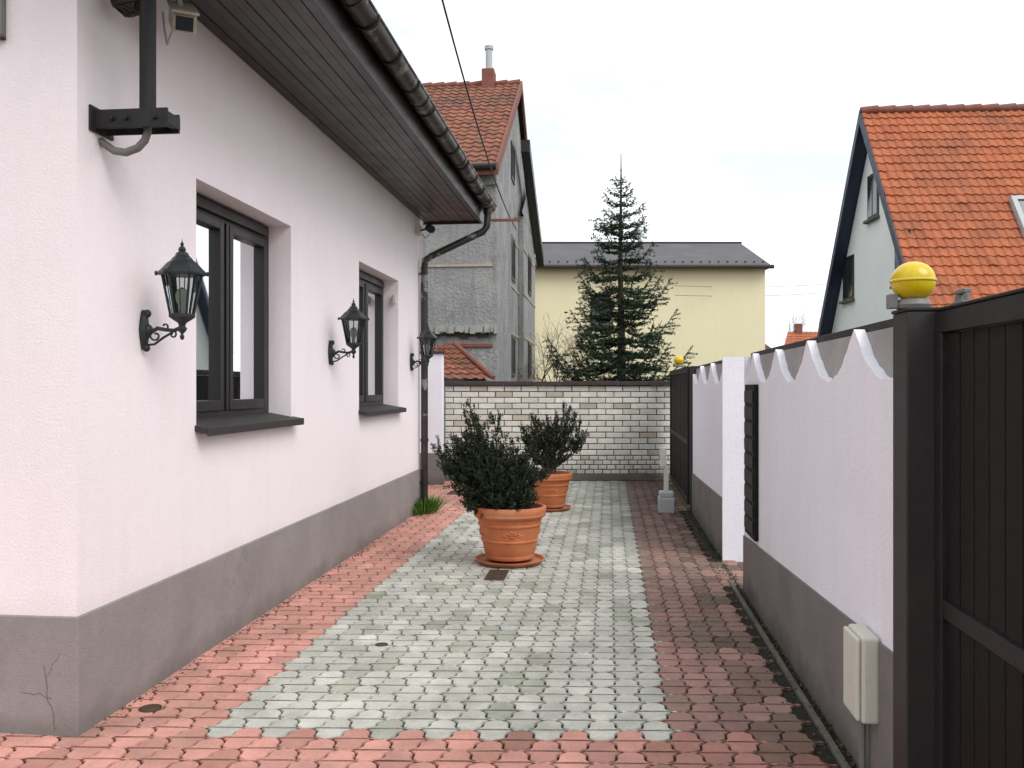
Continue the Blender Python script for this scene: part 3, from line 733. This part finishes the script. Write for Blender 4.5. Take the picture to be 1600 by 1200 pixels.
# ------------------------------------------------------------------ pale yellow house
YH=thing('yellow_house',(.95,40,0),0,'plain pale yellow two-storey house with dark grey felt roof','house')
mb=MB(); mb.box(0,10.35,0,9,0,6.95); mb.obj('wall',M['yellowwall'],YH)
mb=MB(); e=6.93
V0=[(-.15,-.4,e),(10.6,-.4,e),(10.6,9.4,e),(-.15,9.4,e),(.55,4.5,8.75),(10.4,4.5,8.75)]
mb.add(V0,[(0,1,5,4),(1,2,5),(2,3,4,5),(3,0,4),(0,3,2,1)]); rf=mb.obj('roof',M['darkroof'],YH)
mb=MB(); mb.tube([(-.15,-.48,6.92),(10.6,-.48,6.92)],.09,8); mb.tube([(-.12,-.3,6.85),(-.12,-.12,6.5),(-.12,-.12,0)],.06,8); mb.obj('gutter',M['coping'],YH,smooth=True)
mb=MB(); 
for i in range(26): mb.box(.3+i*.4,.38+i*.4,.25,.33,7.22,7.27)
mb.tube([(.5,4.5,8.77),(10.45,4.5,8.77)],.06,6)
mb.obj('snow_guard',M['darkmetal'],rf)
for x in (2.55,):
    mb=MB(); mb.box(x,x+.9,-.03,-.001,4.3,5.75); wo=mb.obj('window',M['frame'],YH); mb=MB(); mb.box(x+.07,x+.83,-.04,-.031,4.37,5.68); mb.obj('pane',M['darkglass'],wo)
    mb=MB(); mb.box(x-.05,x+.95,-.10,-.001,4.22,4.29); mb.obj('sill',M['conc'],wo)

# ------------------------------------------------------------------ right orange-roofed house
OH=thing('orange_roof_house',(8.03,19.9,0),-R(3),'steep gabled pale mint house with orange tile roof and blue bargeboards','house')
hs=3.9; sl=1.48; zR=7.72; ov=.28
mb=MB(); hw=3.45; XE=11
mb.add([(0,-hw,0),(0,hw,0),(0,hw,zR-.2-hw*sl),(0,0,zR-.2),(0,-hw,zR-.2-hw*sl),(XE,-hw,0),(XE,hw,0),(XE,hw,zR-.2-hw*sl),(XE,0,zR-.2),(XE,-hw,zR-.2-hw*sl)],
 [(0,1,2,3,4),(5,6,7,8,9),(0,4,9,5),(1,2,7,6)])
mb.obj('wall',M['palegreen'],OH)
mb=MB(); mb.uv=[]
def rp(x,t,o=0): return (x,t,zR-abs(t)*sl+o)
tileroof(mb,rp(-ov,0),rp(XE,0),rp(-ov,-hs),rp(XE,-hs),.175,.24,.024,.026,7)
tileroof(mb,rp(-ov,0),rp(XE,0),rp(-ov,hs),rp(XE,hs),.21,.30,.03,.035,3)
rf=mb.obj('roof',M['tiles_new'],OH,recalc=False)
mb=MB()
for i in range(30): mb.tube([(-ov+i*.37,0,zR+.02),(-ov+i*.37+.37,0,zR+.04)],[.085,.10],10)
mb.obj('ridge_tiles',M['redtrim'],rf,smooth=True)
mb=MB()
for sg_ in (-1,1):
    for xa,xb,dz0,dz1 in ((-ov-.035,-ov,-.26,.03),(-ov,0,-.16,-.12)):
        vs=[]
        for x in (xa,xb):
            vs+= [(x,0,zR+dz0),(x,sg_*hs,zR-hs*sl+dz0),(x,sg_*hs,zR-hs*sl+dz1),(x,0,zR+dz1)]
        mb.add(vs,[(0,1,2,3),(4,7,6,5),(0,4,5,1),(1,5,6,2),(2,6,7,3),(3,7,4,0)])
mb.obj('bargeboard',M['blue'],OH)
for (y0,y1,z0,z1) in ((-.35,.35,5.35,6.35),(-2.1,-1.3,3.7,4.75),(1.3,2.1,3.7,4.75)):
    mb=MB(); mb.box(-.02,-.001,y0,y1,z0,z1); wo=mb.obj('window',M['frame'],OH)
    mb=MB(); mb.box(-.03,-.021,y0+.07,(y0+y1)/2-.03,z0+.07,z1-.07); mb.box(-.03,-.021,(y0+y1)/2+.03,y1-.07,z0+.07,z1-.07); mb.obj('pane',M['darkglass'],wo)
    mb=MB(); mb.box(-.10,-.001,y0-.05,y1+.05,z0-.06,z0-.001); mb.obj('sill',M['conc'],wo)
def slp(x,t,h):
    n=Vector((0,-math.sin(math.atan(sl)),math.cos(math.atan(sl)))); return Vector((x,-t,zR-t*sl))+n*h
c=slp(2.62,1.86,.07); ex=Vector((1,0,0)); es=Vector((0,-1,-sl)).normalized(); en=es.cross(ex).normalized()
if en.z<0: en=-en
mb=MB(); 
for q_,a_,b_ in ((ex*.42,.05,.52),(ex*-.42,.05,.52)): mb.obox(c+q_,ex*a_,es*b_,en*.06)
for q_ in (es*.48,es*-.48): mb.obox(c+q_,ex*.37,es*.05,en*.06)
sk=mb.obj('skylight',M['lightgrey'],rf)
mb=MB(); mb.obox(c,ex*.37,es*.43,en*.03); mb.obj('pane',M['darkglass'],sk)
# ------------------------------------------------------------------ distant houses
DH=thing('distant_house',(18.3,60,0),0,'distant low house with orange hipped roof','house')
mb=MB(); mb.box(0,5,0,6,0,3.95); mb.obj('wall',M['white'],DH)
mb=MB(); mb.uv=[]; tileroof(mb,(1.1,3,5.5),(5.4,3,5.5),(-.3,-.3,3.9),(5.4,-.3,3.9),.4,.5,sub=4); rf2=mb.obj('roof',M['tiles_new'],DH,recalc=False)
mb=MB(); mb.box(1.6,2.0,2.6,3.2,5.3,6.05); mb.obj('chimney',M['redtrim'],rf2)
DH=thing('distant_house',(17.0,65,0),0,'distant cream house with brown roof and chimney','house')
mb=MB(); mb.box(0,1.6,0,5,0,4.4); mb.obj('wall',M['ochre'],DH)
mb=MB(); mb.add([(-.2,-.2,4.4),(1.8,-.2,4.4),(1.8,5.2,4.4),(-.2,5.2,4.4),(.8,-.2,5.1),(.8,5.2,5.1)],[(0,1,4),(1,2,5,4),(2,3,5),(3,0,4,5),(0,3,2,1)]); r2=mb.obj('roof',M['redtrim'],DH)
mb=MB(); mb.box(.3,.7,1,1.4,4.8,5.7); mb.obj('chimney',M['conc'],r2)

# ------------------------------------------------------------------ spruce tree
ST=thing('spruce_tree',(2.92,24,0),.4,'dark green spruce with layered upswept branches behind the brick wall','tree')
H=7.86
mb=MB(); mb.tube([(0,0,0),(.02,0,2.5),(-.02,.01,5),(0,0,7.0),(0.0,0,H)],[.16,.11,.06,.025,.008],9)
P=[];Dr=[];Ls=[];Ws=[];Cs=[]
def needles(p0,p1,dens,l,w,cm):
    p0=np.array(p0);p1=np.array(p1);d=p1-p0;ln=np.linalg.norm(d);d=d/(ln+1e-9)
    n=max(3,int(ln*dens)); t=rng.random(n)
    q=p0+np.outer(t*ln,d); r=rng.normal(size=(n,3)); r-=np.outer(r@d,d); r/=np.linalg.norm(r,axis=1,keepdims=True)
    dd=d*.8+r*.55; dd[:,2]+=.08
    P.append(q);Dr.append(dd);Ls.append(l*rng.uniform(.7,1.2,n));Ws.append(np.full(n,w))
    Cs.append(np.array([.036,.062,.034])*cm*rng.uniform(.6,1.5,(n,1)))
z=.6
while z<7.3:
    rad=2.1*(1-(z-.9)/6.7)**.97 if z>.9 else 1.9
    nb=7 if z<6 else 5; a0=rng.random()*6.28
    for b in range(nb):
        a=a0+6.283*b/nb+rng.normal(0,.22); L=rad*rng.uniform(.6,1.2)+.05
        zz=z+rng.normal(0,.07); up=.0+.25*max(0,(z-4)/3)
        K=7; pts=[]
        for i in range(K+1):
            t=i/K; r=L*t; dz=up*L*t-.22*L*math.sin(math.pi*min(1,t*.95))*(1 if z<5 else .4)+.36*L*t**2.5
            pts.append((r*math.cos(a),r*math.sin(a),zz+dz))
        mb.tube(pts,[.022*(1-.8*i/K)*max(.4,L/1.6) for i in range(K+1)],5)
        cm=rng.uniform(.6,1.35)
        for i in range(0,K):
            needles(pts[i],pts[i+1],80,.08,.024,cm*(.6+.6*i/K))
        s=.12*L
        while s<L*.98:
            t=s/L; i=min(K-1,int(t*K)); f=t*K-i; p=np.array(pts[i])*(1-f)+np.array(pts[i+1])*f
            for side in (-1,1):
                tl=(.16+.42*L*.5*math.sin(math.pi*min(1,.18+t*.8)))*rng.uniform(.6,1.2)*min(1,.35+L)
                an=a+side*rng.uniform(.6,1.0); e=p+np.array([math.cos(an)*tl,math.sin(an)*tl,tl*rng.uniform(-.12,.14)])
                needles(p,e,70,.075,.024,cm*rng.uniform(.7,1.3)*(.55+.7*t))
                if tl>.26 and rng.random()<.8:
                    for k in (.45,.7):
                        pm=p+(e-p)*k; an2=an+rng.choice([-1,1])*.7; l2=tl*.4
                        needles(pm,pm+np.array([math.cos(an2)*l2,math.sin(an2)*l2,rng.uniform(-.03,.03)]),65,.07,.022,cm*rng.uniform(.7,1.3))
            s+=.095
    z+=.335 if z<5.5 else .28
needles((0,0,6.9),(0,0,7.5),60,.07,.02,1)
mb.obj('trunk',M['bark'],ST,smooth=True)
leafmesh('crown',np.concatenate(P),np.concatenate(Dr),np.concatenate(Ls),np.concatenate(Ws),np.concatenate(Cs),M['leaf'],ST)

# ------------------------------------------------------------------ bare shrubs / trees
def bare(name,loc,h,seed,label,spread=.5,r0=.05,lv=5,cat='tree'):
    e=thing(name,loc,0,label,cat); rs=random.Random(seed); t=MB(); c=MB()
    def br(p,d,l,r,k,m):
        pts=[p];q=p
        for i in range(3):
            d=(d+Vector((rs.gauss(0,.12),rs.gauss(0,.12),rs.gauss(.04,.08)))).normalized(); q=q+d*l/3; pts.append(q)
        m.tube(pts,[r,r*.85,r*.7,r*.55],5 if k>2 else 3,cap=False)
        if k==0: return
        for i in range(rs.choice([2,3,3])):
            nd_=(d+Vector((rs.gauss(0,spread),rs.gauss(0,spread),rs.gauss(.1,.3)))).normalized()
            br(pts[rs.choice([2,3,3])],nd_,l*rs.uniform(.6,.85),r*.58,k-1,c)
    for j in range(3 if cat=='shrub' else 1):
        br(Vector((rs.gauss(0,.1) if cat=='shrub' else 0,0,0)),Vector((rs.gauss(0,.3) if cat=='shrub' else 0,rs.gauss(0,.1),1)).normalized(),h*.38,r0,lv,t)
    t.obj('trunk',M['bark'],e); c.obj('crown',M['bark'],e)
bare('bare_shrub',(1.1,27,0),3.6,3,'leafless brown shrub in front of the yellow wall',.55,.05,5,'shrub')
bare('bare_shrub',(2.0,28,0),2.9,5,'low leafless brown shrub beside the spruce',.55,.045,5,'shrub')
bare('bare_tree',(21.6,45,0),5.2,8,'small leafless tree behind the far roofs',.45,.07,5)
bare('bare_tree',(25.5,85,0),8,12,'distant leafless poplar between roofs',.25,.1,5)
# ------------------------------------------------------------------ terracotta pots
def pot(loc,s,label):
    e=thing('terracotta_pot',loc,.15,label,'plant pot','terracotta pots in the courtyard')
    pr=[(0,.045),(.205,.045),(.218,.052),(.226,.075),(.222,.088),(.228,.10),(.252,.205),(.262,.212),(.264,.222),(.257,.230),(.278,.345),(.290,.352),(.293,.365),(.284,.375),(.292,.41),(.306,.42),(.322,.43),(.330,.445),(.326,.458),(.332,.475),(.335,.50),(.328,.518),(.314,.524),(.300,.518),(.294,.50),(.288,.46),(0,.455)]
    mb=MB(); mb.lathe([(r*s,z*s) for r,z in pr],56)
    def surf(a,z,o=0):
        r=(.257+(z-.23)*(.021/.115)+o)*s; return (r*math.cos(a),r*math.sin(a),z*s)
    for a0 in (-1.62,0.0,1.6,3.2):
        for k in range(6):
            q=k*math.pi/3; p=surf(a0+math.cos(q)*.085,.29+math.sin(q)*.022); mb.ball(p,.014*s,.014*s,.012*s,8,6)
        mb.ball(surf(a0,.29),.012*s,.012*s,.012*s,8,6)
        for k in (-1,1):
            for t in (1,2,3): mb.ball(surf(a0+k*(.12+.06*t),.287+.012*math.sin(t*2)),.012*s,.012*s,.007*s,8,6)
    mb.obj('pot_body',M['terra'],e,smooth=True)
    mb=MB(); mb.lathe([(0,.0),(.27*s,.0),(.30*s,.02*s),(.318*s,.04*s),(.316*s,.047*s),(.305*s,.045*s),(.285*s,.022*s),(0,.022*s)],48); mb.obj('saucer',M['terra'],e,smooth=True)
    mb=MB(); mb.ball((0,0,.47*s),.286*s,.286*s,.02*s,24,6); mb.obj('soil',M['soil'],e,smooth=True)
    return e
pot((-.02,8.18,.0),1.0,'large terracotta pot with flower relief on a round saucer')
pot((.48,11.72,.0),.93,'terracotta pot on a saucer standing farther along the paving')
def yew(loc,body,spires,nsh,seed,label,zb=.48):
    r=np.random.default_rng(seed); e=thing('yew_shrub',loc,0,label,'shrub')
    st=MB(); P=[];Dd=[];Cs=[];LL=[]
    def shoot(p,d,l,cm):
        d=np.array(d,float); d/=np.linalg.norm(d); n=int(l/.0021)
        t=np.sort(r.random(n)); bend=np.array([0,0,1])*.2
        q=p+np.outer(t*l,d)+np.outer((t**2)*l,bend)
        s=np.cross(d,r.normal(size=3)); s/=np.linalg.norm(s); u=np.cross(d,s)
        ang=r.uniform(0,6.28,n); rad=np.outer(np.cos(ang),s)+np.outer(np.sin(ang),u)*.7
        P.append(q);Dd.append(d*.5+rad+np.array([0,0,.1])); LL.append(r.uniform(.016,.028,n))
        tip=(t>.75)[:,None]
        base=np.array([.017,.029,.015])*cm
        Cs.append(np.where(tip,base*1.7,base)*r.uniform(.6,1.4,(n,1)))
        st.tube([p,p+d*l*.9+bend*l*.8],[.004,.0015],3,cap=False)
    root=np.array([0,0,zb])
    for (cx,cy,cz,rx,ry,rz,w) in body:
        for i in range(int(nsh*w)):
            v=r.normal(size=3); v/=np.linalg.norm(v); k=r.uniform(.2,1)**.5
            p=np.array([cx,cy,cz])+v*np.array([rx,ry,rz])*k*r.uniform(.9,1.06)
            if p[2]<zb-.02: p[2]=zb+r.uniform(-.02,.1)
            d=v*.6+np.array([0,0,.4])+r.normal(0,.45,3)
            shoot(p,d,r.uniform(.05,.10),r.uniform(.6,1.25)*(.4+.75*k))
            if i%14==0:
                m_=(root+p)/2+r.normal(0,.03,3); st.tube([root+r.normal(0,.03,3)*[1,1,0],m_,p],[.014,.009,.004],5,cap=False)
    for (tx,ty,tz,wd,nn) in spires:
        tip=np.array([tx,ty,tz]); b0=np.array([tx*.7,ty*.5,zb+.25])
        st.tube([root,b0,tip],[.014,.009,.003],5,cap=False)
        for i in range(int(nn*1.7)):
            t=r.uniform(0,1); p=b0+(tip-b0)*t+r.normal(0,wd*(1-.6*t),3)*[1,1,.5]
            d=(tip-b0)/np.linalg.norm(tip-b0)*.8+r.normal(0,.5,3)*(1.1-.5*t); d[2]+=.25
            shoot(p,d,r.uniform(.045,.09)*(1.1-.3*t),r.uniform(.7,1.3))
    st.obj('trunk',M['bark'],e,recalc=False)
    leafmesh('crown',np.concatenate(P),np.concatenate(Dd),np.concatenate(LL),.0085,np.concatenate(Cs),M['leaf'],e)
yew((-.02,8.18,0),[(-.15,0,.74,.38,.30,.29,1.5),(-.10,-.05,.56,.31,.28,.14,.75),(-.36,0,.92,.2,.2,.24,.45)],
 [(-.36,0,1.43,.07,56),(-.14,.05,1.32,.06,34),(-.68,0,1.08,.05,26),(-.52,.05,1.15,.06,24),(.20,0,1.0,.06,26),(-.27,-.05,1.20,.06,26),(.27,0,.78,.06,26),(.04,.05,1.10,.05,22),(-.33,.1,1.39,.05,26),(-.56,0,.84,.06,22),(.12,-.05,.95,.06,22)],600,3,
 'dense dark green yew with ragged shoots in the near terracotta pot')
yew((.48,11.72,0),[(0,0,.78,.26,.22,.26,1.2),(.0,0,.95,.3,.2,.2,.5)],
 [(.20,0,1.33,.05,30),(.34,0,1.24,.06,30),(-.20,0,1.22,.06,30),(.46,0,.98,.06,28),(-.34,0,1.08,.05,24),(0,.05,1.18,.05,26),(.28,.1,1.33,.04,22),(-.30,0,.90,.06,22),(.1,0,1.2,.04,20),(.42,0,1.12,.05,22)],270,5,
 'spiky dark green yew in the farther terracotta pot')

# ------------------------------------------------------------------ drain grates, weeds, litter
def grate(x,y,w,l,label):
    g=thing('drain_grate',(x,y,.0),-.1,label,'drain','rusty drain grates in the paving')
    mb=MB(); mb.box(-w/2,w/2,-l/2,-l/2+.012,-.01,.006); mb.box(-w/2,w/2,l/2-.012,l/2,-.01,.006); mb.box(-w/2,-w/2+.012,-l/2+.012,l/2-.012,-.01,.006); mb.box(w/2-.012,w/2,-l/2+.012,l/2-.012,-.01,.006)
    mb.obj('rim',M['rust'],g); mb=MB()
    mb.box(-w/2+.012,w/2-.012,-l/2+.012,l/2-.012,-.012,.0035)
    n=8
    for i in range(n): 
        yy=-l/2+.02+(l-.04)*i/(n-1); mb.box(-w/2+.012,w/2-.012,yy-.005,yy+.005,.0035,.0065)
    mb.obj('bars',M['rust'],g)
grate(-.13,7.62,.17,.42,'rusty iron channel drain cover in the grey paving')
grate(-.88,13.6,.16,.5,'small dark drain cover in the far paving')
for (x,y,r_) in ((-.81,5.56,.04),(-1.80,4.46,.055)):
    g=thing('valve_cap',(x,y,0),0,'small round rusty cap set flush in the paving','cap','rusty caps in the paving')
    mb=MB(); mb.lathe([(0,.004),(r_*.75,.0045),(r_*.78,.002),(r_*.84,.002),(r_*.88,.005),(r_,.005),(r_,-.02)],24); mb.obj('lid',M['rust'],g,smooth=True)
n=900; th=rng.uniform(0,6.28,n); rr=np.abs(rng.normal(0,.09,n)); px=house_pt(7.35,.10,0)
Pp=np.stack([px[0]+rr*np.cos(th)*.9,px[1]+rr*np.sin(th)*1.6,np.zeros(n)],1)
dd=np.stack([np.cos(th)*.7,np.sin(th)*.7,rng.uniform(.5,1.6,n)],1)
leafmesh('weeds',Pp,dd,rng.uniform(.06,.28,n),.014,np.array([.09,.20,.03])*rng.uniform(.5,1.4,(n,1)),M['leaf'],kind='stuff')
n=2600; q=rng.uniform(3.2,14.8,n); p=rng.normal(1.035,.016,n)
p=np.where(rng.random(n)<.25,rng.normal(.95,.05,n),p)
Pp=np.stack([p+SL*q,q,rng.uniform(-.008,.006,n)],1); th=rng.uniform(0,6.28,n)
cl=np.where((rng.random(n)<.5)[:,None],np.array([[.08,.055,.03]]),np.array([[.045,.06,.02]]))*rng.uniform(.5,1.5,(n,1))
leafmesh('leaf_litter',Pp,np.stack([np.cos(th),np.sin(th),rng.uniform(0,.5,n)],1),rng.uniform(.010,.03,n),.011,cl,M['leaf'],kind='stuff')
n=900; q=rng.uniform(4.2,11.5,n); p=-2.439+.012+np.abs(rng.normal(0,.02,n))
Pp=np.stack([p+.1066*q+.018,q,rng.uniform(-.01,.002,n)],1); th=rng.uniform(0,6.28,n)
leafmesh('dry_debris',Pp,np.stack([np.cos(th),np.sin(th),rng.uniform(0,.4,n)],1),rng.uniform(.008,.028,n),.01,np.array([.08,.06,.035])*rng.uniform(.5,1.5,(n,1)),M['leaf'],kind='stuff')

# ------------------------------------------------------------------ cables
def cable(a,b,sag,r,label):
    e=thing('overhead_cable',a,0,label,'cable'); a=Vector(a);b=Vector(b); mb=MB()
    mb.tube([(b-a)*(i/24)+Vector((0,0,-sag*4*(i/24)*(1-i/24))) for i in range(25)],r,5); mb.obj('wire',M['cable'],e)
cable((.1,19.9,5.1),(-.78,7.5,5.6),.35,.011,'single thin black overhead cable running to the grey house')
cable((6.9,38,5.9),(24,55,8.5),.3,.009,'thin overhead wires behind the spruce')
cable((6.9,38,5.5),(24,55,8.0),.3,.009,'thin overhead wires behind the spruce')
bar=thing('gutter_end_bar',house_pt(LEN+.2,.93,3.77),RN,'flat metal bar projecting from the gutter end','bracket')
mb=MB(); mb.box(-.02,.36,-.02,.02,0,.03); mb.tube([(.30,0,.03),(.30,0,.05)],.02,8); mb.obj('bar',M['redtrim'],bar)

# ------------------------------------------------------------------ sky / light / camera
w=D.worlds.new('World'); S.world=w; w.use_nodes=True; nt=w.node_tree; nt.nodes.clear()
out=nd(nt,'ShaderNodeOutputWorld'); b1=nd(nt,'ShaderNodeBackground'); b2=nd(nt,'ShaderNodeBackground'); mx=nd(nt,'ShaderNodeMixShader')
sky=nd(nt,'ShaderNodeTexSky'); sky.sky_type='NISHITA'; sky.sun_disc=False
EL=R(47); AZ=R(133)
sky.sun_elevation=EL; sky.sun_rotation=AZ
nt.links.new(sky.outputs[0],b1.inputs[0]); b1.inputs[1].default_value=.15
tc=nd(nt,'ShaderNodeTexCoord'); mp=nd(nt,'ShaderNodeMapping'); mp.inputs['Scale'].default_value=(1,1,2.6); mp.inputs['Location'].default_value=(.35,.1,.2)
nt.links.new(tc.outputs['Generated'],mp.inputs['Vector'])
f=ramp(nt,noise(nt,mp.outputs['Vector'],2.6,7,.55),.40,.58,.86,1.)
f2=ramp(nt,noise(nt,mp.outputs['Vector'],3.2,6,.6),.36,.56)
cc=mix(nt,f2,(.655,.72,.775),(.97,.985,1.0)); nt.links.new(cc,b2.inputs[0]); b2.inputs[1].default_value=1.46
nt.links.new(f,mx.inputs[0]); nt.links.new(b1.outputs[0],mx.inputs[1]); nt.links.new(b2.outputs[0],mx.inputs[2]); nt.links.new(mx.outputs[0],out.inputs[0])
sd=D.lights.new('sun','SUN'); sd.energy=1.9; sd.angle=R(38); sd.color=(1,.985,.96)
so=D.objects.new('sun',sd); COL.objects.link(so)
dirv=Vector((math.sin(AZ)*math.cos(EL),math.cos(AZ)*math.cos(EL),math.sin(EL)))
so.rotation_euler=dirv.to_track_quat('Z','Y').to_euler(); so.location=(0,0,20)
cd=D.cameras.new('camera'); co=D.objects.new('camera',cd); COL.objects.link(co); S.camera=co
co.location=(0,0,1.6); co.rotation_euler=(R(90),0,0); cd.lens=31.5; cd.sensor_width=36; cd.shift_y=5/1600; cd.clip_end=2000; cd.clip_start=.05
S.view_settings.view_transform='Standard'; S.view_settings.look='None'; S.view_settings.exposure=0; S.view_settings.gamma=1
